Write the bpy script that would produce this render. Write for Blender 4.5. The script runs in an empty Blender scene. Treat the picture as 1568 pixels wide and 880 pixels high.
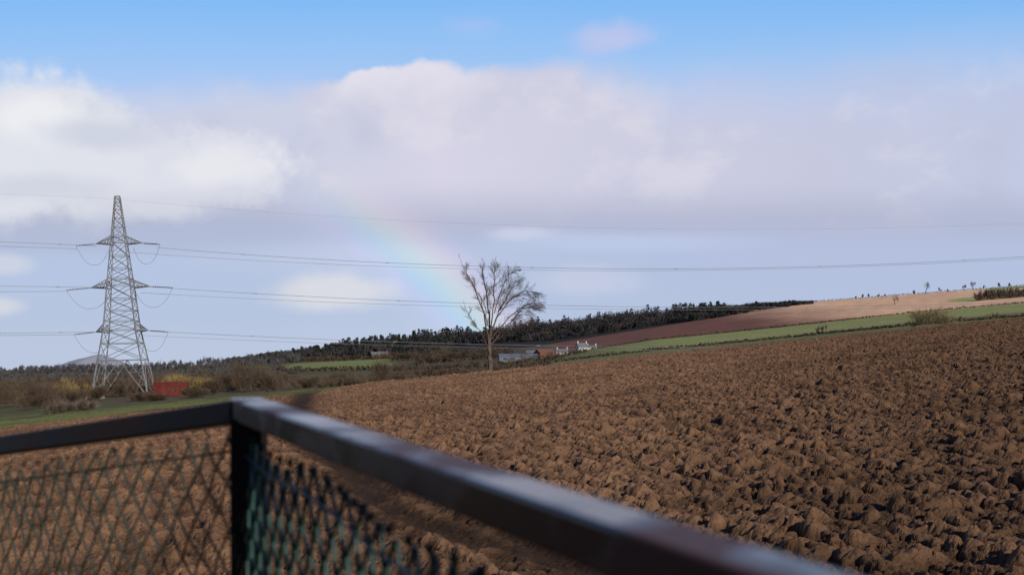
import bpy, math, random
import numpy as np
from mathutils import Vector, Matrix
random.seed(7); rng=np.random.default_rng(11)
F=1655.0; CX=784.0; HY=570.0; H=3.5
sc=bpy.context.scene
def W(px,py,Y): return Vector(((px-CX)/F*Y, Y, H-(py-HY)/F*Y))
def lin(c): 
    return tuple((v/255/12.92 if v/255<=.04045 else ((v/255+.055)/1.055)**2.4) for v in c)

# ---------------------------------------------------------------- noise
def h2(ix,iy,s):
    v=np.sin(ix*127.1+iy*311.7+s*74.7)*43758.5453
    return v-np.floor(v)
def vnoise(x,y,s=0):
    ix=np.floor(x); iy=np.floor(y); fx=x-ix; fy=y-iy
    fx=fx*fx*(3-2*fx); fy=fy*fy*(3-2*fy)
    a=h2(ix,iy,s); b=h2(ix+1,iy,s); c=h2(ix,iy+1,s); d=h2(ix+1,iy+1,s)
    return (a*(1-fx)+b*fx)*(1-fy)+(c*(1-fx)+d*fx)*fy
def fbm(x,y,o=4,s=0):
    t=0;a=.5
    for i in range(o):
        t=t+a*vnoise(x,y,s+i); x=x*2.03+5.1; y=y*2.03+1.7; a*=.5
    return t
def clods(x,y,cell,seed,lo=.12,hi=.62):
    out=np.zeros_like(x); ix=np.floor(x/cell); iy=np.floor(y/cell)
    for dx in (-1,0,1):
        for dy in (-1,0,1):
            cx=ix+dx; cy=iy+dy
            a=h2(cx,cy,seed); b=h2(cx,cy,seed+3); c=h2(cx,cy,seed+9); e=h2(cx,cy,seed+13)
            r=cell*(lo+hi*c*c+.1*a)
            ddx=x-(cx+a)*cell; ddy=y-(cy+b)*cell
            th=e*3.14; cs=np.cos(th); sn=np.sin(th)
            u=ddx*cs+ddy*sn; v=-ddx*sn+ddy*cs
            d2=np.abs(u/r)**2.4+np.abs(v/(r*(.55+.5*a)))**2.4
            tilt=1+.9*(b-.5)*u/r+.9*(a-.5)*v/r
            q=np.sqrt(np.maximum(0,1-d2))*r*(.35+.6*b)*tilt
            np.maximum(out,q,out)
    return out

# ---------------------------------------------------------------- terrain
TX=np.array([-1200,-400,0,250,430,600,750,850,1000,1200,1400,1568,2000,3000],float)
TY=np.array([150,200,300,500,750,1000,1300,1700,3500,9000],float)
pl=lambda x:565.6-0.1*(x-784)
TB=np.array([
 pl(TX),
 [735,672,630,610,600,590,577,568,555,540,520,505,465,370],
 [660,640,608,598,592,588,580,572,560,542,522,504,460,380],
 [610,605,592,586,580,577,572,561,545,523,501,486,440,370],
 [590,585,578,574,567,562,555,545,521,502,480,465,425,360],
 [582,578,573,569,556,547,538,532,507,480,462,448,410,350],
 [574,571,568,563,548,535,521,512,495,465,450,437,395,345],
 [572,571,570,568,560,550,540,530,515,485,470,455,415,370],
 [571]*14,[570.6]*14],float)
def table_py(px,y):
    yi=np.clip(np.searchsorted(TY,y,side='right')-1,0,len(TY)-2)
    t=np.clip((y-TY[yi])/(TY[yi+1]-TY[yi]),0,1)
    xi=np.clip(np.searchsorted(TX,px,side='right')-1,0,len(TX)-2)
    s=np.clip((px-TX[xi])/(TX[xi+1]-TX[xi]),0,1)
    a=TB[yi,xi]*(1-s)+TB[yi,xi+1]*s; b=TB[yi+1,xi]*(1-s)+TB[yi+1,xi+1]*s
    return a*(1-t)+b*t
def terr(x,y):
    x=np.asarray(x,float); y=np.asarray(y,float)
    px=CX+F*x/np.maximum(y,1)
    z1=.1*x+.026*y
    z2=H-(table_py(px,y)-HY)/F*y
    return np.where(y<150,z1,z2)
def TP(px,Y,dz=0):
    x=(px-CX)/F*Y
    return Vector((x,Y,float(terr(x,Y))+dz))
def sst(a,b,v):
    t=np.clip((v-a)/(b-a),0,1); return t*t*(3-2*t)
def ground_colour(x,y):
    px=CX+F*x/np.maximum(y,1)
    n=fbm(x/6,y/6,4,3); n2=fbm(x/40,y/60,3,8)
    col=np.zeros(x.shape+(3,))
    def C(r,g,b): return np.array([r,g,b])
    def mix(m,c):
        nonlocal col
        col=col*(1-m[...,None])+c*m[...,None]
    soil=C(.118,.067,.039); grass=C(.115,.13,.04); rough=C(.09,.072,.04)
    col[:]=rough
    mix(sst(.45,.6,n2)*.6,grass*.75)
    edge=np.interp(px,[-1200,-400,0,250,500,545,600],[80,96,112,121,134,148,400])+ (n-.5)*6
    g=sst(-2,2,y-edge)*sst(0,10,175-y)
    mix(g*sst(.36,.52,n+.05)*.85,grass)
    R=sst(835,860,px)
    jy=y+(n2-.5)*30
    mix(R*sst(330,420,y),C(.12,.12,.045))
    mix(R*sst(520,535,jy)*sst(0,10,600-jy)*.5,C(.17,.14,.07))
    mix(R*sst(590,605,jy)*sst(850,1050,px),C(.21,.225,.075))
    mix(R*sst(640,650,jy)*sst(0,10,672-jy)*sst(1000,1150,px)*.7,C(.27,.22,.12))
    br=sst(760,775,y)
    sunlit=sst(1090,1330,px+(y-1000)*.3+(n2-.5)*110)
    c=C(.16,.073,.05)*(1-sunlit[...,None])+C(.64,.4,.24)*sunlit[...,None]  # sunlit and cloud-shaded parts of the far field painted into its colour
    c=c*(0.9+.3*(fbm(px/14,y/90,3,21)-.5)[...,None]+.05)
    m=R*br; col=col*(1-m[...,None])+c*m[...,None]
    mix(R*sst(1440,1470,px)*sst(905,925,y)*sst(0,20,1010-y),C(.25,.28,.1))
    mix(R*sst(1500,1520,px)*sst(1180,1200,y),C(.22,.25,.09))
    mix(sst(420,450,px)*sst(0,25,612-px)*sst(690,760,y)*sst(0,60,1010-y),C(.17,.19,.065))
    mix(sst(610,650,px)*sst(0,20,850-px)*sst(380,450,y),C(.08,.062,.042))
    mix(sst(700,740,px)*sst(0,20,850-px)*sst(640,680,y)*sst(0,30,760-y),C(.12,.14,.05))
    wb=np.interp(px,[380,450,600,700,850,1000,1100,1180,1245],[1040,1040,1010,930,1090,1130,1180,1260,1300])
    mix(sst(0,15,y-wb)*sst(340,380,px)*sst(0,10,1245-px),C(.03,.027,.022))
    s=sst(-1,1,edge-y)*np.where(y<160,1,0)
    sv=soil*(.7+.6*fbm(x/1.3,y/1.3,4,17)[...,None])
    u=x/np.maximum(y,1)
    sv=sv*(1-.32*sst(.08,.4,u+(n2-.5)*.3)[...,None])  # cloud shadow over the right of the field, painted into the soil colour
    sv=sv*(1+.4*sst(50,120,y)*(n2-.3))[...,None]
    damp=sst(.48,.62,fbm(x/3.5+9,y/7,3,77))
    sv=sv*(1-.2*damp[...,None])
    col=col*(1-s[...,None])+sv*s[...,None]
    return col*(.85+.3*n[...,None]),s

def grid_mesh(name,X,Y,Z,col,smooth=False):
    r,c=X.shape
    me=bpy.data.meshes.new(name)
    co=np.stack([X,Y,Z],-1).reshape(-1,3).astype(np.float32)
    me.vertices.add(r*c); me.vertices.foreach_set('co',co.ravel())
    i=np.arange(r*c).reshape(r,c)
    q=np.stack([i[:-1,:-1],i[:-1,1:],i[1:,1:],i[1:,:-1]],-1).reshape(-1,4)
    me.loops.add(q.size); me.loops.foreach_set('vertex_index',q.ravel().astype(np.int32))
    me.polygons.add(len(q)); me.polygons.foreach_set('loop_start',(np.arange(len(q))*4).astype(np.int32))
    me.polygons.foreach_set('loop_total',np.full(len(q),4,np.int32))
    me.polygons.foreach_set('use_smooth',np.full(len(q),smooth))
    me.update(calc_edges=True)
    a=me.color_attributes.new('Col','FLOAT_COLOR','POINT')
    cc=np.ones((r*c,4),np.float32); cc[:,:3]=col.reshape(-1,3)
    a.data.foreach_set('color',cc.ravel())
    ob=bpy.data.objects.new(name,me); sc.collection.objects.link(ob); return ob

# ---------------------------------------------------------------- materials
def newmat(name):
    m=bpy.data.materials.new(name); m.use_nodes=True
    nt=m.node_tree; b=nt.nodes['Principled BSDF']; return m,nt,b
def noisemat(name,c1,c2,scale=3,rough=.85,bump=0,bscale=20,spec=.2,metal=0,detail=5):
    m,nt,b=newmat(name); N=nt.nodes; L=nt.links
    tc=N.new('ShaderNodeTexCoord'); no=N.new('ShaderNodeTexNoise'); no.inputs['Scale'].default_value=scale; no.inputs['Detail'].default_value=detail
    L.new(tc.outputs['Object'],no.inputs['Vector'])
    r=N.new('ShaderNodeValToRGB'); r.color_ramp.elements[0].position=.35; r.color_ramp.elements[1].position=.65
    r.color_ramp.elements[0].color=(*c1,1); r.color_ramp.elements[1].color=(*c2,1)
    L.new(no.outputs[0],r.inputs[0]); L.new(r.outputs[0],b.inputs['Base Color'])
    b.inputs['Roughness'].default_value=rough; b.inputs['Specular IOR Level'].default_value=spec; b.inputs['Metallic'].default_value=metal
    return m
def groundmat(name,scale,bdist):
    m,nt,b=newmat(name); N=nt.nodes; L=nt.links
    at=N.new('ShaderNodeAttribute'); at.attribute_name='Col'
    tc=N.new('ShaderNodeTexCoord'); no=N.new('ShaderNodeTexNoise'); no.inputs['Scale'].default_value=scale; no.inputs['Detail'].default_value=5; no.inputs['Roughness'].default_value=.7
    L.new(tc.outputs['Object'],no.inputs['Vector'])
    mr=N.new('ShaderNodeMapRange'); mr.inputs[1].default_value=.3; mr.inputs[2].default_value=.7; mr.inputs[3].default_value=.7; mr.inputs[4].default_value=1.3
    L.new(no.outputs[0],mr.inputs[0])
    mx=N.new('ShaderNodeVectorMath'); mx.operation='SCALE'; L.new(at.outputs['Color'],mx.inputs[0]); L.new(mr.outputs[0],mx.inputs['Scale'])
    L.new(mx.outputs[0],b.inputs['Base Color'])
    bp=N.new('ShaderNodeBump'); bp.inputs['Strength'].default_value=.8; bp.inputs['Distance'].default_value=bdist
    L.new(no.outputs[0],bp.inputs['Height']); L.new(bp.outputs[0],b.inputs['Normal'])
    b.inputs['Roughness'].default_value=.95; b.inputs['Specular IOR Level'].default_value=.05
    return m

# ---------------------------------------------------------------- ploughed field
nr,ncol=1450,1200
ys=10.0*np.exp(np.linspace(0,math.log(150/10.0),nr)); us=np.linspace(-.6,.6,ncol)
YY,UU=np.meshgrid(ys,us,indexing='ij')
jx=(h2(np.arange(nr)[:,None]*1.0,np.arange(ncol)[None,:]*1.0,5)-.5)
XX=UU*(YY+5)+jx*.6*(YY+5)*1.2/ncol
Z0=.1*XX+.026*YY
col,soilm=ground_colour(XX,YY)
wx=XX+(vnoise(XX*3,YY*3,31)-.5)*.14+(vnoise(XX*9,YY*9,32)-.5)*.07
wy=YY+(vnoise(XX*3,YY*3,41)-.5)*.14+(vnoise(XX*9,YY*9,42)-.5)*.07
big=fbm(XX/1.1,YY/1.1,3,51); big2=fbm(XX/.5,YY/.5,3,55)
rowc=(XX*.94+YY*.33)+ (fbm(XX/3,YY/3,2,61)-.5)*.6
rows=.5+.5*np.sin(rowc*2*math.pi/.7)
c1=clods(wx,wy,.5,1,.08,.6)*(.3+.95*big)
c2=clods(wx+3,wy,.27,5)*(.7+.45*rows); c2b=clods(wx+9,wy+4,.19,25); c3=clods(wx,wy+7,.12,8); c4=clods(wx+1,wy+2,.065,12)
d=np.maximum(np.maximum(c1*1.15,c2*1.2),c2b*1.1)
d=np.maximum(d,c3*1.0)*(.55+.9*fbm(XX*2.3,YY*2.3,2,88))+.4*c3+.5*c4+.08*rows*big2*1.6+.18*(big-.5)
d+=.085*(fbm(XX*5.5,YY*5.5,4,71)-.45)
tx=np.interp(YY,[9,16.6,23.6,65,135],[4.5,.9,-2.5,-13.2,-26])
tr=np.exp(-((XX-tx)/(.55+.008*YY))**2)
d=d*(1-.72*tr)-.05*tr
d=d*(.25+.75*soilm)
tuft=fbm(XX*3,YY*1.5,3,90)
d+= (1-soilm)*.35*np.maximum(0,tuft-.4)
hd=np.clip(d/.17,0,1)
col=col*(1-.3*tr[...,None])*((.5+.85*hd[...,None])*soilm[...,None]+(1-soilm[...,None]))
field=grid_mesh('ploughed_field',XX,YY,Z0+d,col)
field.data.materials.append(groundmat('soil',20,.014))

# ---------------------------------------------------------------- far ground, reaches the horizon
ys=np.concatenate([np.linspace(-60,146,40),149.7*np.exp(np.linspace(0,math.log(1320/149.7),330)),1330*np.exp(np.linspace(0,math.log(9000/1330),40))])
us=np.linspace(-1.25,1.25,800)
YY,UU=np.meshgrid(ys,us,indexing='ij')
XX=UU*np.maximum(YY,149)
ZZ=terr(XX,YY)-np.where(YY<149,.45,.04)+np.where(YY>160,.5*(fbm(XX/9,YY/9,3,4)-.45),0)*np.clip((1300-YY)/300,0,1)
ZZ=np.where(YY<149,.1*XX+.026*YY-.45,ZZ)
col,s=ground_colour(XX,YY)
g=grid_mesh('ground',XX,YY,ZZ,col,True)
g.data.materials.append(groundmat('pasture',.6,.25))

def hill(name,px,Y,wpx,hpx,mat):
    vs=[];fs=[];n=60;m=8
    cx=(px-CX)/F*Y; sx=wpx/F*Y; hz=hpx/F*Y
    for j in range(m+1):
        for i in range(n+1):
            a=i/n*2-1; t=j/m
            hgt=hz*(math.exp(-(a*2.2)**2)*(1+.06*math.sin(a*9)+.03*math.sin(a*23))+.18*math.exp(-((a-.5)*4)**2))
            vs.append((cx+a*sx,Y+ (1-t)*-600+ (t*t)*200, H-60*(1-t)+ hgt*math.sin(t*math.pi/2)))
    for j in range(m):
        for i in range(n):
            k=j*(n+1)+i; fs.append((k,k+1,k+n+2,k+n+1))
    me=bpy.data.meshes.new(name); me.from_pydata(vs,[],fs); 
    for p in me.polygons:p.use_smooth=True
    o=bpy.data.objects.new(name,me); sc.collection.objects.link(o); me.materials.append(mat)
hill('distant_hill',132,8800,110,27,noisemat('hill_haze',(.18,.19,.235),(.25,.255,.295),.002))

# ---------------------------------------------------------------- tubes
class Acc:
    def __init__(s): s.v=[]; s.f=[]
    def tube(s,pts,rad,n=4):
        pts=[Vector(p) for p in pts]; k0=len(s.v)
        if not hasattr(rad,'__len__'): rad=[rad]*len(pts)
        for i,p in enumerate(pts):
            d=(pts[min(i+1,len(pts)-1)]-pts[max(i-1,0)])
            if d.length<1e-9: d=Vector((0,0,1))
            d.normalize()
            a=d.cross(Vector((.31,.2,.93))); 
            if a.length<.1: a=d.cross(Vector((1,0,0)))
            a.normalize(); b=d.cross(a)
            for j in range(n):
                t=2*math.pi*j/n
                s.v.append(tuple(p+(a*math.cos(t)+b*math.sin(t))*rad[i]))
        for i in range(len(pts)-1):
            for j in range(n):
                q=k0+i*n; s.f.append((q+j,q+(j+1)%n,q+n+(j+1)%n,q+n+j))
        s.f.append(tuple(k0+j for j in range(n))[::-1]); s.f.append(tuple(k0+(len(pts)-1)*n+j for j in range(n)))
    def box(s,c,sx,sy,sz,M=None):
        k=len(s.v)
        for a in(-1,1):
            for b in(-1,1):
                for e in(-1,1):
                    p=Vector((a*sx/2,b*sy/2,e*sz/2)); 
                    if M: p=M@p
                    s.v.append(tuple(Vector(c)+p))
        for f in [(0,1,3,2),(4,6,7,5),(0,4,5,1),(2,3,7,6),(0,2,6,4),(1,5,7,3)]: s.f.append(tuple(k+i for i in f))
    def obj(s,name,mat,parent=None,smooth=False,loc=None):
        me=bpy.data.meshes.new(name); me.from_pydata(s.v,[],s.f); me.update()
        if smooth:
            for p in me.polygons:p.use_smooth=True
        me.materials.append(mat)
        o=bpy.data.objects.new(name,me); sc.collection.objects.link(o)
        if parent: o.parent=parent
        if loc is not None: o.location=loc
        return o
def empty(name,loc=(0,0,0),rot=(0,0,0)):
    e=bpy.data.objects.new(name,None); e.location=loc; e.rotation_euler=rot; e.empty_display_size=.3
    sc.collection.objects.link(e); return e

# ---------------------------------------------------------------- pylon
steel=noisemat('galvanised_steel',(.12,.125,.135),(.2,.205,.215),.5,.65,spec=.3,metal=.0)
glass=noisemat('insulator_glass',(.06,.05,.05),(.1,.09,.08),5,.3)
alu=noisemat('conductor',(.16,.16,.17),(.22,.22,.23),.1,.6)
LV=[(0,12.0),(8.4,9.2),(15.2,6.8),(25.2,5.0),(34.9,3.1),(45.2,1.0)]
ARMS=((35,4.9,9.0),(25.2,6.3,11.4),(15.3,5.6,10.1))
def wid(h):
    return float(np.interp(h,[a for a,b in LV],[b for a,b in LV]))
def build_pylon():
    A=Acc()
    hs=[0,8.4,12.2,15.2,17.2,19.6,22.2,25.2,26.8,29,31.8,34.9,36.3,38.3,40.3,42.2,43.8,45.2]
    cr=lambda h:[Vector((sx*wid(h)/2,sy*wid(h)/2,h)) for sx,sy in((-1,-1),(1,-1),(1,1),(-1,1))]
    for h0,h1 in zip(hs[:-1],hs[1:]):
        a=cr(h0); b=cr(h1)
        lr=.17 if h0<26 else .11
        for i in range(4):
            j=(i+1)%4
            A.tube([a[i],b[i]],lr)
            if h0==0:
                mid=(b[i]+b[j])/2
                A.tube([a[i],mid],.1); A.tube([a[j],mid],.1)
                for t in(.33,.66):
                    p=a[i].lerp(b[i],t); q=a[i].lerp(mid,t); A.tube([p,q],.055); 
                    p2=a[i].lerp(b[i],min(1,t+.33)); A.tube([q,p2],.055)
                    p=a[j].lerp(b[j],t); q=a[j].lerp(mid,t); A.tube([p,q],.055)
                    p2=a[j].lerp(b[j],min(1,t+.33)); A.tube([q,p2],.055)
            else:
                A.tube([a[i],b[j]],.07); A.tube([a[j],b[i]],.07)
            A.tube([b[i],b[j]],.07)
    for h,ext,out in ARMS:
        w=wid(h)/2; w2=wid(h+1.4)/2; n=5
        for s in(-1,1):
            tip=Vector((s*ext,0,h-.35))
            for sy in(-1,1):
                top=Vector((s*w2,sy*w2,h+1.3)); bot=Vector((s*w,sy*w,h-.5))
                A.tube([top,tip],.11); A.tube([bot,tip],.12)
                for k in range(n):
                    p=bot.lerp(tip,k/n); q=top.lerp(tip,(k+.5)/n); r=bot.lerp(tip,(k+1)/n)
                    A.tube([p,q],.05); A.tube([q,r],.05)
            for k in range(n):
                p=Vector((s*w,-w,h-.5)).lerp(tip,k/n); q=Vector((s*w,w,h-.5)).lerp(tip,(k+1)/n); A.tube([p,q],.05)
    for sx in(-1,1):
        for sy in(-1,1): A.box((sx*6,sy*6,-.3),1,1,1.2)
    B=Acc(); I=Acc()
    for h,ext,out in ARMS:
        for s in(-1,1):
            o=Vector((s*ext,0,h-.4)); a=Vector((s*out,-1.0,h-.85)); b=Vector((s*2.6,2.5,h-1.2)); pts=[]
            for k in range(17):
                t=k/16; p=a.lerp(b,t); p.z-=4.0*(1-abs(2*t-1)**2.3); pts.append(p)
            B.tube(pts,.04)
            I.tube([o,a],.08,5)
            for k in range(2,11): 
                c=o.lerp(a,k/12); dd=(a-o).normalized()*.06; I.tube([c-dd,c+dd],.17,6)
    return A,B,I
A,B,I=build_pylon()
pbase=TP(191,243); lean=math.radians(-2)
e=empty('lattice_pylon',pbase,(0,lean,math.radians(9)))
a_=A.obj('lattice_tower',steel,e); b_=B.obj('jumper_loops',alu,e); i_=I.obj('insulators',glass,e)
def copyp(loc,i):
    e2=empty('lattice_pylon',loc,(0,0,math.radians(9)))
    for o in(a_,b_,i_):
        c=bpy.data.objects.new(o.name,o.data); c.parent=e2; sc.collection.objects.link(c)
copyp(W(2380,612-52,243),1); copyp(W(-760,640,243),2)

Wr=Acc()
def lag(p,x):
    (x0,y0),(x1,y1),(x2,y2)=p
    return y0*(x-x1)*(x-x2)/((x0-x1)*(x0-x2))+y1*(x-x0)*(x-x2)/((x1-x0)*(x1-x2))+y2*(x-x0)*(x-x1)/((x2-x0)*(x2-x1))
def wire(p,xa,xb,r=.04,dy=0,sp=True):
    pts=[]
    for k in range(49):
        x=xa+(xb-xa)*k/48; pts.append(W(x,lag(p,x),243+dy))
    Wr.tube(pts,r,4)
    if sp:
        for k in range(3,48,5):
            q=pts[k]; Wr.box(q+Vector((0,0,-.0)),.8,.15,.16)
R=2360
wire([(178,305),(784,345),(1568,342)],178,R,.013,0,False)
wire([(240,379),(784,409),(1568,393)],240,R,.042,-3)
wire([(195,386),(784,413),(1568,396)],195,R,.032,3,False)
wire([(260,441),(784,466),(1568,462)],260,R,.042,-3)
wire([(215,448),(784,471),(1568,466)],215,R,.032,3,False)
wire([(254,508),(784,528),(1568,526)],254,R,.04,-3)
wire([(212,513),(784,533),(1568,530)],212,R,.03,3,False)
for (l,p) in ((178,[(178,305),(0,297),(-760,318)]),(148,[(148,377),(0,370),(-760,372)]),(118,[(118,381),(0,377),(-760,376)]),
              (145,[(145,440),(0,438),(-760,440)]),(106,[(106,446),(0,446.5),(-760,446)]),
              (150,[(150,508),(0,510),(-760,514)]),(118,[(118,512),(0,513.5),(-760,518)])):
    wire(p,l,-760,.013 if l==178 else .038,0,l in(148,145,150))
Wr.obj('overhead_power_lines',alu)

# ---------------------------------------------------------------- bare ash tree
bark=noisemat('bark',(.06,.043,.034),(.12,.09,.072),2,.9,.3)
T=Acc()
def rdir(d,ang):
    a=d.orthogonal().normalized(); a.rotate(Matrix.Rotation(random.uniform(0,2*math.pi),3,d)); return (d*math.cos(ang)+a*math.sin(ang)).normalized()
def grow(p,d,L,r,lev,dr=0):
    n=5 if lev<3 else 3; pts=[p.copy()]; rs=[r]; q=p.copy(); dirs=[]
    for i in range(n):
        d=(d+Vector((random.gauss(dr*.05,.07),random.gauss(0,.07),random.gauss(.02,.06)+(.05 if lev<3 else .0)-dr*.06))).normalized()
        q=q+d*L/n; pts.append(q.copy()); rs.append(max(r*(1-.75*(i+1)/n),.0065)); dirs.append(d.copy())
    T.tube(pts,rs,4 if lev<3 else 3)
    if lev<4:
        k={1:8,2:7,3:6}[lev]
        for j in range(k):
            t=random.uniform(.1,.95); i=min(int(t*n),n-1); pp=pts[i].lerp(pts[i+1],t*n-i)
            grow(pp,rdir(dirs[i],random.uniform(.25,.65)),L*random.uniform(.5,.85)*(1.1-.45*t),max(r*(1-.75*t)*.5,.0095),lev+1,dr)
Yt=150.5
def pt(px,py,dy=0): 
    v=W(px,py,Yt); v.y+=dy; return v
def limb(pts,r0,r1,dens=9,L=2.6,dr=0):
    sm=[]
    for i in range(len(pts)-1):
        for k in range(4): sm.append(pts[i].lerp(pts[i+1],k/4)+Vector((random.gauss(0,.06),random.gauss(0,.06),random.gauss(0,.05))))
    sm.append(pts[-1]); n=len(sm); rs=[r0+(r1-r0)*(i/(n-1)) for i in range(n)]
    T.tube(sm,rs,6)
    for j in range(dens):
        t=(j+random.random())/dens; t=.22+.7*t; i=min(int(t*(n-1)),n-2)
        dd=(sm[i+1]-sm[i]).normalized()
        grow(sm[i],rdir(dd,random.uniform(.25,.7)),L*(1.2-.62*t)*random.uniform(.7,1.1),max(rs[i]*.42,.023),2,dr)
    grow(sm[-1],(sm[-1]-sm[-2]).normalized(),.8,r1,3,dr)
limb([pt(751,573),pt(750,545),pt(749,520)],.33,.24,0)
limb([pt(749,522),pt(741,480,-.6),pt(723,435,-1),pt(706,400,-1.4)],.12,.02,11,1.9)
limb([pt(747,500),pt(735,455,1),pt(718,425,1.6),pt(709,412,2)],.08,.02,8,1.8)
limb([pt(750,522),pt(748,470,.4),pt(742,430,.6),pt(738,402,1)],.14,.02,12,2.0)
limb([pt(750,510),pt(757,460,-.8),pt(757,425,-1),pt(759,405,-1)],.11,.02,12,2.1)
limb([pt(749,522),pt(764,475,1.2),pt(783,440,1.9),pt(796,430,2.4)],.14,.02,15,2.5,.5)
limb([pt(758,490),pt(780,460,-1.4),pt(804,447,-2.2),pt(822,450,-2.6)],.09,.02,15,2.3,1)
limb([pt(756,480),pt(768,440,.4),pt(779,420,.2),pt(789,415,-.2)],.08,.02,12,2.1,.4)
limb([pt(750,530),pt(774,500,1),pt(801,472,2),pt(824,464,2.4)],.1,.02,15,2.4,1.2)
limb([pt(752,520),pt(782,482,0),pt(809,464,.3),pt(828,474,.4)],.08,.018,13,2.1,1.4)
limb([pt(750,528),pt(777,508,-1),pt(801,490,-1.6),pt(816,492,-1.9)],.08,.018,11,1.9,1.1)
limb([pt(749,535),pt(735,505,-1),pt(721,488,-1.4),pt(713,470,-1.5)],.06,.018,6,1.6)
T.obj('bare_ash_tree',bark)

# ---------------------------------------------------------------- slivers
class Sl:
    def __init__(s): s.t=[]
    def clump(s,base,w,h,n,l,wd,dp=None,up=.6,trunk=True,low=.38):
        dp=dp or w; base=np.array(base)
        nb=max(3,int(n/90))
        cc=[]
        for k in range(nb):
            a=rng.uniform(0,2*math.pi); rr=math.sqrt(rng.uniform(0,1))*.36
            cc.append((math.cos(a)*rr*w,math.sin(a)*rr*dp,h*rng.uniform(low,.72),rng.uniform(.5,1.15)))
        cc=np.array(cc); k=rng.integers(0,nb,n); c=cc[k]
        g=rng.normal(0,1,(n,3)); g/=np.linalg.norm(g,axis=1)[:,None]; g*=(rng.uniform(0,1,n)**.45)[:,None]
        p=np.stack([c[:,0]+g[:,0]*w*.22*c[:,3],c[:,1]+g[:,1]*dp*.22*c[:,3],c[:,2]+g[:,2]*h*.3*c[:,3]],-1)
        p[:,2]=np.maximum(p[:,2],h*.03)
        d=p-np.array([0,0,h*.1]); d/=np.linalg.norm(d,axis=1)[:,None]+1e-6
        d=d+rng.normal(0,.35,(n,3)); d[:,2]+=up*.5; d/=np.linalg.norm(d,axis=1)[:,None]
        q=np.cross(d,rng.normal(0,1,(n,3))); q/=np.linalg.norm(q,axis=1)[:,None]+1e-6
        L=l*rng.uniform(.5,1.3,n)[:,None]; ww=wd*rng.uniform(.5,1.2,n)[:,None]
        P=p+base
        s.t.append(np.stack([P-d*L*.5-q*ww*.5,P-d*L*.5+q*ww*.5,P+d*L*.5],1))
        if trunk:
            for j in range(4):
                b=np.array([rng.normal(0,.03*w),0,0]); c0=cc[rng.integers(0,nb)][:3]
                tw=np.array([max(.02*h,.05),0,0])
                s.t.append((np.stack([b-tw-[0,0,.3],b+tw-[0,0,.3],c0])+base)[None])
    def conifer(s,base,w,h,n,l,wd):
        z=rng.uniform(.05,1,n)**.8; rr=w*.5*(1-z)*(.75+.25*np.sin(z*40))*np.sqrt(rng.uniform(.2,1,n))+.02*w; a=rng.uniform(0,6.283,n)
        p=np.stack([np.cos(a)*rr,np.sin(a)*rr,z*h],-1)
        d=np.stack([np.cos(a),np.sin(a),-.25+0*a],-1)+rng.normal(0,.25,(n,3)); d/=np.linalg.norm(d,axis=1)[:,None]
        q=np.cross(d,rng.normal(0,1,(n,3))); q/=np.linalg.norm(q,axis=1)[:,None]
        P=p+np.array(base); s.t.append(np.stack([P-q*wd*.5,P+q*wd*.5,P+d*l],1))
        t=np.array([.02*h,0,0]); s.t.append((np.stack([-t,t,np.array([0,0,h])])+np.array(base))[None])
    def obj(s,name,mat):
        v=np.concatenate(s.t).reshape(-1,3).astype(np.float32); n=len(v)//3
        me=bpy.data.meshes.new(name); me.vertices.add(len(v)); me.vertices.foreach_set('co',v.ravel())
        me.loops.add(len(v)); me.loops.foreach_set('vertex_index',np.arange(len(v),dtype=np.int32))
        me.polygons.add(n); me.polygons.foreach_set('loop_start',(np.arange(n)*3).astype(np.int32)); me.polygons.foreach_set('loop_total',np.full(n,3,np.int32))
        me.update(calc_edges=True); me.materials.append(mat)
        o=bpy.data.objects.new(name,me); sc.collection.objects.link(o); return o
twig=noisemat('scrub_twigs',(.045,.033,.023),(.115,.08,.053),.25)
twig2=noisemat('pale_twigs',(.13,.105,.06),(.24,.19,.1),.5)
gold=noisemat('willow_twigs',(.17,.125,.05),(.3,.215,.08),.4)
wood=noisemat('woodland_mass',(.02,.021,.026),(.048,.042,.042),.02)
ever=noisemat('evergreen',(.012,.02,.016),(.024,.034,.024),.05)
far=noisemat('far_trees',(.045,.045,.052),(.085,.08,.08),.01)

S=Sl(); E=Sl(); 
WX=[340,380,450,600,700,750,850,1000,1100,1180,1245]
for Y in (1320,1300,1260,1215,1170,1120,1070,1020,980):
    for px in np.arange(345,1245,2.2 if Y>1250 else 3.0):
        top=float(np.interp(px,WX,[549,543,532,511,502,497,484,468,463,461,460]))
        bot=float(np.interp(px,WX,[556,554,551,545,542,539,520,498,486,472,465]))
        x=px+rng.uniform(-3,3); y=Y+rng.uniform(-20,20); g=TP(x,min(y,1300) if Y>1250 else y,-1); gy=HY-(g.z-H)/g.y*F
        if Y<1250 and gy>bot+2 : continue
        if 690<px<850 and gy>530+ (px-700)*-.05: continue
        hh=float(rng.uniform(9,14))
        mx=(gy-top)/F*g.y; und=.94+.07*math.sin(px*.11)+.05*math.sin(px*.047+1)
        hh=max(2.0,min(hh,mx)) if Y<1250 else max(2.0,mx*und*rng.uniform(.88,1.06))
        big_c=rng.uniform()<(.2 if 480<px<720 or 1040<px<1110 else .04)
        if big_c: E.conifer(g,hh*.55,hh*1.08,90,2.0,2.0)
        else: S.clump(g,max(hh*1.3,9),hh,120,2.4,1.2,trunk=False,low=.1)
S.obj('distant_woodland',wood); E.obj('distant_conifers',ever)
S=Sl()
for px,hp in((1310,5),(1322,8),(1330,6),(1345,5),(1356,5),(1400,7),(1417,20),(1440,8),(1452,5),(1476,10),(1490,16),(1506,6),(1530,8),(1545,7)):
    g=TP(px,1290); S.clump(g,hp*.8/F*1290,hp/F*1290,260,1.6,.3)
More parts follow.
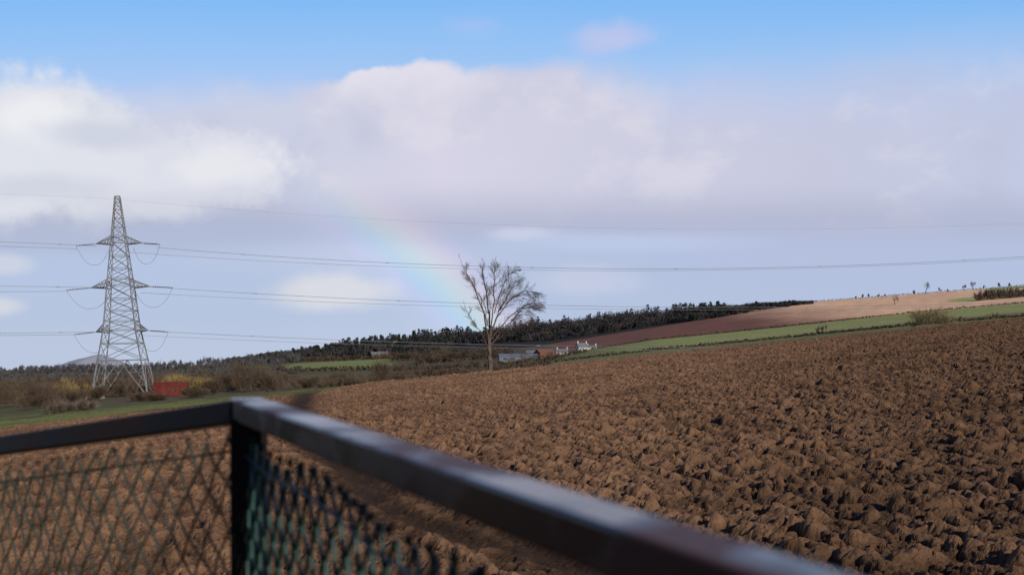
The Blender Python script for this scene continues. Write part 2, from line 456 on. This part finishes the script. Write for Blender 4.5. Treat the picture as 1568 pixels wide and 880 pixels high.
for px,hp,Y in((1370,17,980),(1262,13,600),(1252,9,610)):
    g=TP(px,Y); S.clump(g,hp*.9/F*Y,hp/F*Y,400,1.2,.16)
for px in np.arange(1496,1600,1.5):
    g=TP(px,905); S.clump(g,8,rng.uniform(7,11),150,1.8,.4,low=.2)
for px in np.arange(1255,1600,3):
    g=TP(px,1295); S.clump(g,4,rng.uniform(1,2.4),30,1,.4,low=.2,trunk=False)
S.obj('skyline_trees',noisemat('bare_far',(.08,.065,.055),(.13,.105,.085),.05))
S=Sl()
for px in np.arange(-30,460,2.0):
    Y=rng.uniform(850,1150); g=TP(px,Y); hp=(10+9*float(vnoise(np.array(px/23.),np.array(.5),3))+max(0,px-220)*.02)*rng.uniform(.7,1.15)
    S.clump(g,hp*1.0/F*Y,hp/F*Y,160,1.8,.45)
for px in np.arange(-30,460,2.2):
    Y=rng.uniform(600,800); g=TP(px,Y); hp=rng.uniform(4,9)
    S.clump(g,hp*2.0/F*Y,hp/F*Y,110,1.4,.5,low=.15)
S.obj('distant_tree_line',far)
S=Sl()
def hedge(S,xa,xb,Ya,Yb,h,step,n=60,wd=.3):
    for px in np.arange(xa,xb,step):
        t=(px-xa)/(xb-xa); Y=Ya+(Yb-Ya)*t; g=TP(px+rng.uniform(-1,1),Y+rng.uniform(-3,3)); hh=h*rng.uniform(.45,1.3)
        if rng.uniform()<.08: hh*=1.7
        S.clump(g,hh*1.8,hh,n,.9,wd,up=.3,low=.2)
hedge(S,850,1568,610,520,1.6,2.4)
hedge(S,850,1568,772,772,1.1,2.2)
hedge(S,430,620,700,690,3.4,2.4,100,.35); hedge(S,430,640,1005,960,5,2.2,100,.5)
hedge(S,600,860,640,660,4,2.4,100,.35); hedge(S,600,840,520,520,3.8,2.6,100,.3); hedge(S,640,780,800,860,9,2.4,170,.7); hedge(S,600,700,900,930,8,2.6,150,.7)
hedge(S,600,740,420,400,3.6,2.6,140,.2)
hedge(S,835,900,700,730,3,2.6,90)
S.obj('field_hedges',noisemat('hedge_twigs',(.045,.034,.024),(.1,.073,.05),.1))
S=Sl(); G=Sl(); K=Sl()
for px in np.arange(-40,640,4):
    for Y,hp in((520,13),(430,16),(340,19),(270,20)):
        if rng.uniform()<.25: continue
        if px>430 and Y>400: continue
        x=px+rng.uniform(-4,4); y=Y*rng.uniform(.92,1.08); g=TP(x,y); h=hp*rng.uniform(.4,1.3)/F*y*(1.2 if px<430 else .9)
        S.clump(g,h*1.7,h,430,1.0,.085,low=.15)
for px,Y,wp,hp in((385,235,75,54),(412,225,50,42),(350,260,50,36),(372,250,40,54),(585,240,42,46),(520,300,40,22),(30,225,110,46),(70,230,70,42),(110,215,60,30),(60,200,80,28),(-30,220,80,50),(150,235,40,25),(325,225,40,26),(470,260,50,20),(620,260,40,18),(215,200,40,14),(300,195,50,16),(240,192,40,12)):
    g=TP(px,Y); S.clump(g,wp/F*Y,hp/F*Y,3200,.9,.05,low=.2)
for px,Y,wp,hp in((100,248,46,36),(278,248,54,36),(262,250,34,29),(310,250,40,27),(130,252,38,27)):
    g=TP(px,Y); G.clump(g,wp/F*Y,hp/F*Y,1500,1.2,.06)
for px in np.arange(75,145,8):
    g=TP(px,165); K.clump(g,3.8,1.9,330,1.6,.045,up=.1,low=.15)
S.obj('bramble_scrub',twig); G.obj('golden_willow',gold); K.obj('cut_brush_pile',noisemat('dead_brush',(.08,.06,.045),(.18,.145,.115),1))
S=Sl(); g=TP(1428,151,-.3)
S.clump(g,76/F*151,38/F*151,3400,.6,.035,up=.6); S.clump(g+Vector((2,0,0)),3.6,2.3,900,.5,.035); S.clump(g+Vector((-2,0,0)),3.2,2.0,800,.5,.035)
S.obj('hawthorn_bush',twig2)
S=Sl()
for k in range(420):
    px=rng.uniform(560,1568); g=TP(px,149.5,-.02); S.clump(g,.9,rng.uniform(.15,.5),14,.35,.03,trunk=False)
S.obj('field_edge_grass',noisemat('dry_grass',(.1,.1,.05),(.17,.15,.08),.3))

# ---------------------------------------------------------------- buildings
white=noisemat('white_render',(.38,.38,.37),(.48,.48,.47),1); slate=noisemat('slate',(.09,.1,.12),(.14,.15,.17),1)
brick=noisemat('red_brick',(.14,.055,.045),(.19,.08,.062),2); tile=noisemat('red_tile',(.13,.055,.042),(.18,.08,.06),2)
blu=noisemat('blue_sheet',(.085,.105,.13),(.12,.14,.17),.5,.6); dk=noisemat('window_glass',(.02,.025,.03),(.04,.045,.05),2,.15,spec=.5)
redp=noisemat('red_paint',(.085,.013,.011),(.13,.028,.022),1.2,.7,.2); woodm=noisemat('door_paint',(.05,.04,.03),(.08,.06,.05),2)
def house(name,px,Y,w,d,h,rh,wm,rm,rot=0,nw=3,chim=True,storeys=1):
    g=TP(px,Y,-.2); e=empty(name,g,(0,0,rot))
    A=Acc(); v=[(-w/2,-d/2,-1),(w/2,-d/2,-1),(w/2,d/2,-1),(-w/2,d/2,-1),(-w/2,-d/2,h),(w/2,-d/2,h),(w/2,d/2,h),(-w/2,d/2,h),(-w/2,0,h+rh),(w/2,0,h+rh)]
    A.v=v; A.f=[(0,1,5,4),(2,3,7,6),(1,2,6,9,5),(3,0,4,8,7)]; A.obj('walls',wm,e)
    R=Acc()
    for s in(-1,1):
        k=len(R.v); o=.35
        y0=s*(d/2+o); z0=h-rh*o/(d/2)
        R.v+=[(-w/2-o,y0,z0+.02),(w/2+o,y0,z0+.02),(w/2+o,0,h+rh+.02),(-w/2-o,0,h+rh+.02),(-w/2-o,y0,z0+.2),(w/2+o,y0,z0+.2),(w/2+o,0,h+rh+.2),(-w/2-o,0,h+rh+.2)]
        R.f+=[tuple(k+i for i in f) for f in[(0,1,2,3),(4,7,6,5),(0,4,5,1),(1,5,6,2),(0,3,7,4)]]
    R.obj('roof',rm,e)
    Q=Acc()
    for st in range(storeys):
        for i in range(nw):
            x=-w/2+w*(i+.5)/nw
            if st==0 and i==nw//2: continue
            Q.box((x,-d/2-.02,1.4+st*2.6),.95,.1,1.2)
    if nw: Q.obj('windows',dk,e)
    D=Acc(); D.box((-w/2+w*(nw//2+.5)/max(nw,1),-d/2-.02,1.0),1.0 if chim else 3.4,.12,2.1 if chim else 3); D.obj('door',woodm,e)
    if chim:
        C=Acc(); 
        for s in(-1,1): C.box((s*(w/2-.5),0,h+rh+.5),.8,.8,1.5); C.box((s*(w/2-.5),0,h+rh+1.35),1,1,.2)
        C.obj('chimneys',wm,e)
house('white_farmhouse',891,775,7.5,6,3.0,2.7,white,slate,.35,3,True,1)
house('white_cottage',861,768,8,5,2.0,1.8,white,slate,-.1,3)
house('white_cottage',906,790,7,4,1.4,1.2,white,slate,.1,3)
house('brick_barn',834,745,12,8,3.4,2.0,brick,tile,.5,0,False)
house('blue_farm_shed',793,735,26,12,3.0,1.6,blu,blu,.08,4,False)
house('brick_barn',816,760,9,7,3.8,1.6,brick,slate,0,0,False)
for px,Y,r in((575,1040,.2),(588,1050,-.3)):
    house('brick_house',px,Y,8,7,3.0,2.2,brick,slate,r,4,True,1)
g=TP(262,222,0); e=empty('red_storage_container',g,(0,0,.12))
A=Acc(); A.box((0,0,1.55),6.6,2.4,2.7); A.obj('body',redp,e)
A=Acc()
for k in range(22):
    x=-3.1+k*.295; A.box((x,-1.24,1.55),.15,.09,2.5)
for x in(-3.28,3.28):
    for y in(-1.2,1.2): A.box((x,y,1.55),.16,.16,2.9)
for z in(.17,2.93):
    for y in(-1.2,1.2): A.box((0,y,z),6.5,.18,.16)
A.obj('corrugation_and_frame',redp,e)
A=Acc(); A.box((.6,-1.32,1.4),.5,.04,.8); A.box((0,0,.05),6.4,2.2,.2); A.obj('lock_box',woodm,e)

# ---------------------------------------------------------------- foreground fence
def paint_mat(name,spec,rust,lo=.15):
    m,nt,b=newmat(name); N=nt.nodes; L=nt.links
    tc=N.new('ShaderNodeTexCoord'); no=N.new('ShaderNodeTexNoise'); no.inputs['Scale'].default_value=5; no.inputs['Detail'].default_value=6; no.inputs['Distortion'].default_value=.6
    L.new(tc.outputs['Object'],no.inputs['Vector'])
    r=N.new('ShaderNodeValToRGB'); r.color_ramp.elements[0].position=.46; r.color_ramp.elements[1].position=.58
    r.color_ramp.elements[0].color=(.006,.006,.007,1); r.color_ramp.elements[1].color=(*rust,1)
    L.new(no.outputs[0],r.inputs[0]); L.new(r.outputs[0],b.inputs['Base Color'])
    r2=N.new('ShaderNodeMapRange'); r2.inputs[1].default_value=.46; r2.inputs[2].default_value=.58; r2.inputs[3].default_value=lo; r2.inputs[4].default_value=.45
    L.new(no.outputs[0],r2.inputs[0]); L.new(r2.outputs[0],b.inputs['Roughness'])
    n3=N.new('ShaderNodeTexNoise'); n3.inputs['Scale'].default_value=60; L.new(tc.outputs['Object'],n3.inputs['Vector'])
    bp=N.new('ShaderNodeBump'); bp.inputs['Strength'].default_value=.12; bp.inputs['Distance'].default_value=.001; L.new(n3.outputs[0],bp.inputs['Height']); L.new(bp.outputs[0],b.inputs['Normal'])
    r3=N.new('ShaderNodeMapRange'); r3.inputs[1].default_value=.45; r3.inputs[2].default_value=.58; r3.inputs[3].default_value=spec; r3.inputs[4].default_value=.06
    L.new(no.outputs[0],r3.inputs[0]); L.new(r3.outputs[0],b.inputs['Specular IOR Level'])
    return m
pm=paint_mat('black_paint_rusty',.4,(.06,.026,.018)); pm2=paint_mat('black_paint_matt',.07,(.018,.01,.008),.4)
fence=empty('railing_fence',(0,0,0))
def bar(name,p0,p1,w,h,mat):
    p0=Vector(p0);p1=Vector(p1); d=(p1-p0); L=d.length; d.normalize()
    s=d.cross(Vector((0,0,1))); 
    if s.length<.1: s=Vector((1,0,0))
    s.normalize(); u=s.cross(d)
    M=Matrix((d,s,u)).transposed()
    A=Acc(); A.box((p0+p1)/2,L,w,h,M); o=A.obj(name,mat,fence)
    bv=o.modifiers.new('b','BEVEL'); bv.width=.003; bv.segments=3
    return o
RT0=Vector((-.366,1.5,H-.036)); RT1=Vector((.046,.65,H-.080))
rh=.03
dR=(RT1-RT0)
bar('top_rail_a',RT0-dR.normalized()*.02-Vector((0,0,rh/2)),RT0+dR*2.3-Vector((0,0,rh/2)),.044,rh,pm)
LT1=Vector((-.933,1.97,H-.117)); dL=LT1-RT0
bar('top_rail_b',RT0+dL.normalized()*.012-Vector((0,0,rh/2+.002)),RT0+dL*3-Vector((0,0,rh/2+.002)),.04,rh+.002,pm2)
po=bar('corner_post',(RT0.x+.001,RT0.y,H-.036-rh),(RT0.x+.01,RT0.y,.0),.043,.043,pm2)
for v in (RT0+dR*2.25,RT0+dL*2.9): bar('post',(v.x,v.y,v.z-rh),(v.x,v.y,-.3),.043,.043,pm2)
green=noisemat('green_pvc_wire',(.006,.027,.021),(.012,.05,.04),12,.45,spec=.35)
greend=noisemat('green_pvc_wire_dark',(.004,.016,.013),(.009,.03,.024),14,.5,spec=.2)  # darker version of the green wire, for mesh b
def chain(name,O,a,n,sagf,rows=34,rad=.002,mat=green,wv=1.0):
    A=Acc(); L=a.length; ad=a.normalized(); nrm=ad.cross(Vector((0,0,1))).normalized()
    cw=.025; st=.032; cols=int(L*n/cw)
    P=lambda s,t:O+ad*s+Vector((0,0,-t-sagf(s)))
    for i in range(cols):
        pts=[]
        for j in range(rows):
            ph=1 if (i+j)%2==0 else -1
            s0=i*cw+ph*cw*.5; t0=j*st
            s1=s0+wv*(.006*math.sin(t0*17+s0*5)+.003*math.sin(t0*43+s0*31)); t1=t0+wv*(.005*math.sin(s0*13+t0*6)+.003*math.sin(s0*37-t0*21))
            c=P(s1,t1)+nrm*(.0022*ph+.006*math.sin(s0*9+t0*8))
            pts.append(c+Vector((0,0,.003))); pts.append(c-Vector((0,0,.003)))
        A.tube(pts,rad,5)
        c=P(i*cw+(1 if i%2==0 else -1)*cw*.5,0); A.tube([c,c+Vector((0,0,.009)),c+nrm*.005+Vector((0,0,.004))],rad*1.1,5)
    for t in(.02,.45,.9): A.tube([P(s,t)+nrm*.007 for s in np.linspace(0,L*n,14)],.0018,5)
    A.obj(name,mat,fence,True)
chain('chain_link_mesh_a',RT0+Vector((.012,-.03,-.057)),dR,1.9,lambda s:.035*s+.006*math.sin(s*14),34,.0028)
chain('chain_link_mesh_b',RT0+Vector((-.02,.0,-.052)),dL,2.6,lambda s:.018*s,34,.0018,greend,1.5)
A=Acc(); A.box((-.6,-.6,H-1.25),4.2,5.6,.06)
for x,y in((-2.4,1.8),(1.2,1.8),(-2.4,-3),(1.2,-3)): A.box((x,y,H-2.6),.12,.12,2.7)
A.obj('walkway_deck',noisemat('deck_steel',(.05,.05,.05),(.1,.09,.08),3,.7))

# ---------------------------------------------------------------- sun direction from the rainbow (antisolar point)
M_=Vector(((607-CX)/F,1,(HY-372)/F)).normalized(); T_=Vector((-.647,0,-.765)); T_=(T_-M_*T_.dot(M_)).normalized()
ANTI=(M_*math.cos(math.radians(41.6))+T_*math.sin(math.radians(41.6))).normalized(); SUN=-ANTI
ld=bpy.data.lights.new('sun','SUN'); ld.energy=5.0; ld.angle=math.radians(.5); ld.color=(1,.92,.82)
lo=bpy.data.objects.new('sun',ld); sc.collection.objects.link(lo); lo.rotation_euler=ANTI.to_track_quat('-Z','Y').to_euler(); lo.location=(20,-40,40)

# ---------------------------------------------------------------- world
w=bpy.data.worlds.new('World'); sc.world=w; w.use_nodes=True; nt=w.node_tree; N=nt.nodes; L=nt.links
for n in list(N): N.remove(n)
def mt(op,a,b=None,c=None,clamp=False):
    n=N.new('ShaderNodeMath'); n.operation=op; n.use_clamp=clamp
    for i,v in enumerate((a,b,c)):
        if v is None: continue
        if isinstance(v,(int,float)): n.inputs[i].default_value=v
        else: L.new(v,n.inputs[i])
    return n.outputs[0]
def ss(v,a,b,lo=0.,hi=1.):
    n=N.new('ShaderNodeMapRange'); n.interpolation_type='SMOOTHSTEP'
    if isinstance(a,(int,float)) and isinstance(b,(int,float)) and a>b: a,b,lo,hi=b,a,hi,lo
    for i,x in enumerate((v,a,b,lo,hi)):
        if isinstance(x,(int,float)): n.inputs[i].default_value=x
        else: L.new(x,n.inputs[i])
    return n.outputs[0]
def mixc(f,a,b,mode='MIX'):
    n=N.new('ShaderNodeMix'); n.data_type='RGBA'; n.blend_type=mode
    for s,v in((0,f),(6,a),(7,b)):
        if isinstance(v,(int,float)): n.inputs[s].default_value=v
        elif isinstance(v,tuple): n.inputs[s].default_value=(*v,1)
        else: L.new(v,n.inputs[s])
    return n.outputs[2]
def noise(scale,detail=6,rough=.55,off=(0,0,0),sc3=(1,1,1)):
    mp=N.new('ShaderNodeMapping'); L.new(gen,mp.inputs[0]); mp.inputs['Location'].default_value=off; mp.inputs['Scale'].default_value=sc3
    n=N.new('ShaderNodeTexNoise'); n.inputs['Scale'].default_value=scale; n.inputs['Detail'].default_value=detail; n.inputs['Roughness'].default_value=rough
    L.new(mp.outputs[0],n.inputs['Vector']); return mt('SUBTRACT',n.outputs[0],.5)
tc=N.new('ShaderNodeTexCoord'); gen=tc.outputs['Generated']
sep=N.new('ShaderNodeSeparateXYZ'); L.new(gen,sep.inputs[0])
yy=mt('MAXIMUM',mt('ABSOLUTE',sep.outputs[1]),.3)
PX=mt('ADD',mt('MULTIPLY',mt('DIVIDE',sep.outputs[0],yy),F),CX)
PY=mt('SUBTRACT',HY,mt('MULTIPLY',mt('DIVIDE',sep.outputs[2],yy),F))
n1=noise(7,4,.55); n2=noise(7,4,.55,(4,2,9)); n3=noise(22,4,.6,(1,5,2)); n4=noise(5,2,.5,(7,7,1),(1,1,2.2)); n5=noise(13,4,.6,(3,1,6),(1,1,1.6))
t=mt('DIVIDE',mt('SUBTRACT',PY,-1400.),2000.,clamp=True)
ramp=N.new('ShaderNodeValToRGB'); L.new(mt('ADD',t,mt('MULTIPLY',n4,.015)),ramp.inputs[0]); cr=ramp.color_ramp
st=[(-1400,(48,92,172)),(-400,(84,146,230)),(0,(132,190,250)),(90,(158,200,249)),(180,(190,206,243)),(300,(193,204,236)),(380,(181,195,227)),(480,(178,193,225)),(570,(188,202,228))]
cr.elements[0].position=0; cr.elements[0].color=(*lin(st[0][1]),1); cr.elements[1].position=(570+1400)/2000; cr.elements[1].color=(*lin(st[-1][1]),1)
for p,c in st[1:-1]:
    e_=cr.elements.new((p+1400)/2000); e_.color=(*lin(c),1)
sky=N.new('ShaderNodeTexSky'); sky.sky_type='NISHITA'; sky.sun_disc=False; sky.sun_elevation=math.asin(SUN.z); sky.sun_rotation=math.atan2(SUN.x,SUN.y)
skys=N.new('ShaderNodeVectorMath'); skys.operation='SCALE'; skys.inputs['Scale'].default_value=.1; L.new(sky.outputs[0],skys.inputs[0])
C=mixc(.1,ramp.outputs[0],skys.outputs[0])
def fcurve(pts,sy):
    n=N.new('ShaderNodeFloatCurve'); c=n.mapping.curves[0]; n.mapping.use_clip=False
    c.points[0].location=(pts[0][0]/1568,pts[0][1]/sy); c.points[1].location=(pts[-1][0]/1568,pts[-1][1]/sy)
    for x,y in pts[1:-1]: c.points.new(x/1568,y/sy)
    n.mapping.update(); L.new(mt('DIVIDE',PX,1568.,clamp=True),n.inputs['Value']); return mt('MULTIPLY',n.outputs[0],sy)
top=fcurve([(0,140),(90,135),(160,145),(210,155),(300,146),(430,142),(500,132),(560,106),(640,99),(740,104),(860,92),(920,112),(1000,150),(1150,150),(1300,135),(1568,105)],880)
soft=fcurve([(0,10),(130,9),(200,36),(300,46),(430,36),(500,14),(560,6),(700,12),(860,26),(930,52),(1100,90),(1568,110)],880)
dpy=mt('SUBTRACT',mt('ADD',PY,mt('ADD',mt('MULTIPLY',n1,64.),mt('MULTIPLY',n3,42.))),top)
mtop=ss(mt('DIVIDE',dpy,soft),-1.,1.)
mbot=ss(mt('ADD',PY,mt('MULTIPLY',n2,60.)),375.,315.)
bank=mt('MULTIPLY',mtop,mbot)
bc=N.new('ShaderNodeValToRGB'); L.new(mt('ADD',mt('DIVIDE',PX,1568.,clamp=True),mt('MULTIPLY',n1,.1)),bc.inputs[0])
b=bc.color_ramp; b.elements[0].position=0; b.elements[0].color=(*lin((210,213,228)),1); b.elements[1].position=1; b.elements[1].color=(*lin((196,203,228)),1)
for p,c in((.28,(205,208,227)),(.42,(215,212,229)),(.6,(208,207,226)),(.8,(199,201,222))):
    e_=b.elements.new(p); e_.color=(*lin(c),1)
C=mixc(mt('MULTIPLY',bank,.95),C,bc.outputs[0])
C=mixc(mt('MULTIPLY',bank,ss(n2,.0,.2,0.,.5)),C,lin((186,191,215)))
C=mixc(mt('MULTIPLY',bank,ss(n5,.0,.18,0.,.4)),C,lin((226,224,233)))
C=mixc(mt('MULTIPLY',mt('MULTIPLY',mtop,ss(PY,270.,345.)),mt('MULTIPLY',ss(PY,400.,340.),.7)),C,lin((174,180,205)))
rim=mt('MULTIPLY',mt('MULTIPLY',mtop,ss(dpy,70.,5.)),mt('MULTIPLY',ss(PX,480.,540.),ss(PX,820.,640.)))
C=mixc(mt('MULTIPLY',rim,.7),C,lin((229,226,237)))
def blob(x,y,rx,ry,col,op,sf=.5,wob=1.0,nk=.7):
    global C
    dx=mt('DIVIDE',mt('SUBTRACT',mt('ADD',PX,mt('MULTIPLY',n2,90.*wob)),float(x)),float(rx)); dy=mt('DIVIDE',mt('SUBTRACT',mt('ADD',PY,mt('MULTIPLY',n1,70.*wob)),float(y)),float(ry))
    d=mt('SQRT',mt('ADD',mt('MULTIPLY',dx,dx),mt('MULTIPLY',dy,dy)))
    d=mt('ADD',d,mt('MULTIPLY',n3,nk))
    m=mt('MULTIPLY',ss(d,1.+sf,1.-sf),op)
    C=mixc(m,C,lin(col))
blob(40,235,180,105,(226,229,236),.84,.28,1.,1.6)
blob(280,265,165,68,(224,226,235),.8,.26,1.,1.6)
blob(60,188,60,34,(240,241,244),.7,.5,1.,1.4)
blob(345,256,85,32,(237,236,241),.65,.45,1.,1.4)
blob(150,205,90,20,(196,202,221),.6,.7,.8,1.2)
blob(60,285,110,18,(198,204,220),.6,.7,.8,1.2)
blob(240,312,150,18,(204,208,222),.5,.7,.8,1.2)
blob(200,362,330,28,(176,186,212),.65,.6,.4)
blob(515,450,85,24,(222,222,226),.8,.6,.4,1.1)
blob(560,395,200,22,(198,204,226),.45,.8,.4)
blob(795,358,45,9,(212,216,236),.6,.7,.3,1.2)
blob(960,372,170,14,(198,213,242),.5,.7,.3)
blob(900,430,75,20,(206,211,230),.6,.7,.3,1.2)
blob(10,405,35,16,(214,218,228),.6,.6,.3,1.2)
blob(-5,470,40,14,(220,222,228),.7,.6,.3,1.2)
blob(1250,400,320,45,(181,190,220),.5,.9,.5)
blob(945,57,55,20,(198,200,234),.7,.8,.7,1.8)
blob(725,38,40,14,(172,194,242),.4,.8,.4)
dt=N.new('ShaderNodeVectorMath'); dt.operation='DOT_PRODUCT'; nm=N.new('ShaderNodeVectorMath'); nm.operation='NORMALIZE'; L.new(gen,nm.inputs[0]); L.new(nm.outputs[0],dt.inputs[0]); dt.inputs[1].default_value=ANTI
th=mt('MULTIPLY',mt('ARCCOSINE',dt.outputs['Value']),180/math.pi)
rb=N.new('ShaderNodeValToRGB'); L.new(mt('DIVIDE',mt('SUBTRACT',th,38.5),6.,clamp=True),rb.inputs[0])
q=rb.color_ramp; q.elements[0].position=0; q.elements[0].color=(.02,.02,.02,1); q.elements[1].position=1; q.elements[1].color=(0,0,0,1)
for a,c in((39.5,(.045,.045,.055)),(40.2,(.08,.065,.13)),(40.9,(.02,.13,.14)),(41.5,(.08,.17,.06)),(42.1,(.18,.15,.03)),(42.7,(.18,.08,.03)),(43.3,(.09,.02,.03)),(44.0,(0,0,0))):
    e_=q.elements.new((a-38.5)/6); e_.color=(*c,1)
fade=mt('MULTIPLY',mt('MULTIPLY',ss(PY,225.,430.),ss(PY,600.,575.)),mt('MULTIPLY',ss(sep.outputs[1],.5,.8),ss(PX,380.,520.)))
C=mixc(mt('MULTIPLY',fade,.78),C,rb.outputs[0],'ADD')
# added darkening of the unseen sky behind the camera, cuts ambient fill
C=mixc(ss(mt('MULTIPLY',sep.outputs[1],-1.),-.1,.3,0.,.88),C,lin((76,84,102)))
bg=N.new('ShaderNodeBackground'); L.new(C,bg.inputs[0]); bg.inputs[1].default_value=1.0
out=N.new('ShaderNodeOutputWorld'); L.new(bg.outputs[0],out.inputs[0])

# ---------------------------------------------------------------- camera
cd=bpy.data.cameras.new('camera'); cam=bpy.data.objects.new('camera',cd); sc.collection.objects.link(cam); sc.camera=cam
cam.location=(0,0,H); cam.rotation_euler=(math.radians(90),0,0)
cd.sensor_width=36; cd.lens=38; cd.shift_y=130/1568; cd.clip_end=30000; cd.clip_start=.05
cd.dof.use_dof=True; cd.dof.focus_distance=120; cd.dof.aperture_fstop=5.6
sc.view_settings.view_transform='Standard'; sc.view_settings.look='None'; sc.view_settings.exposure=0
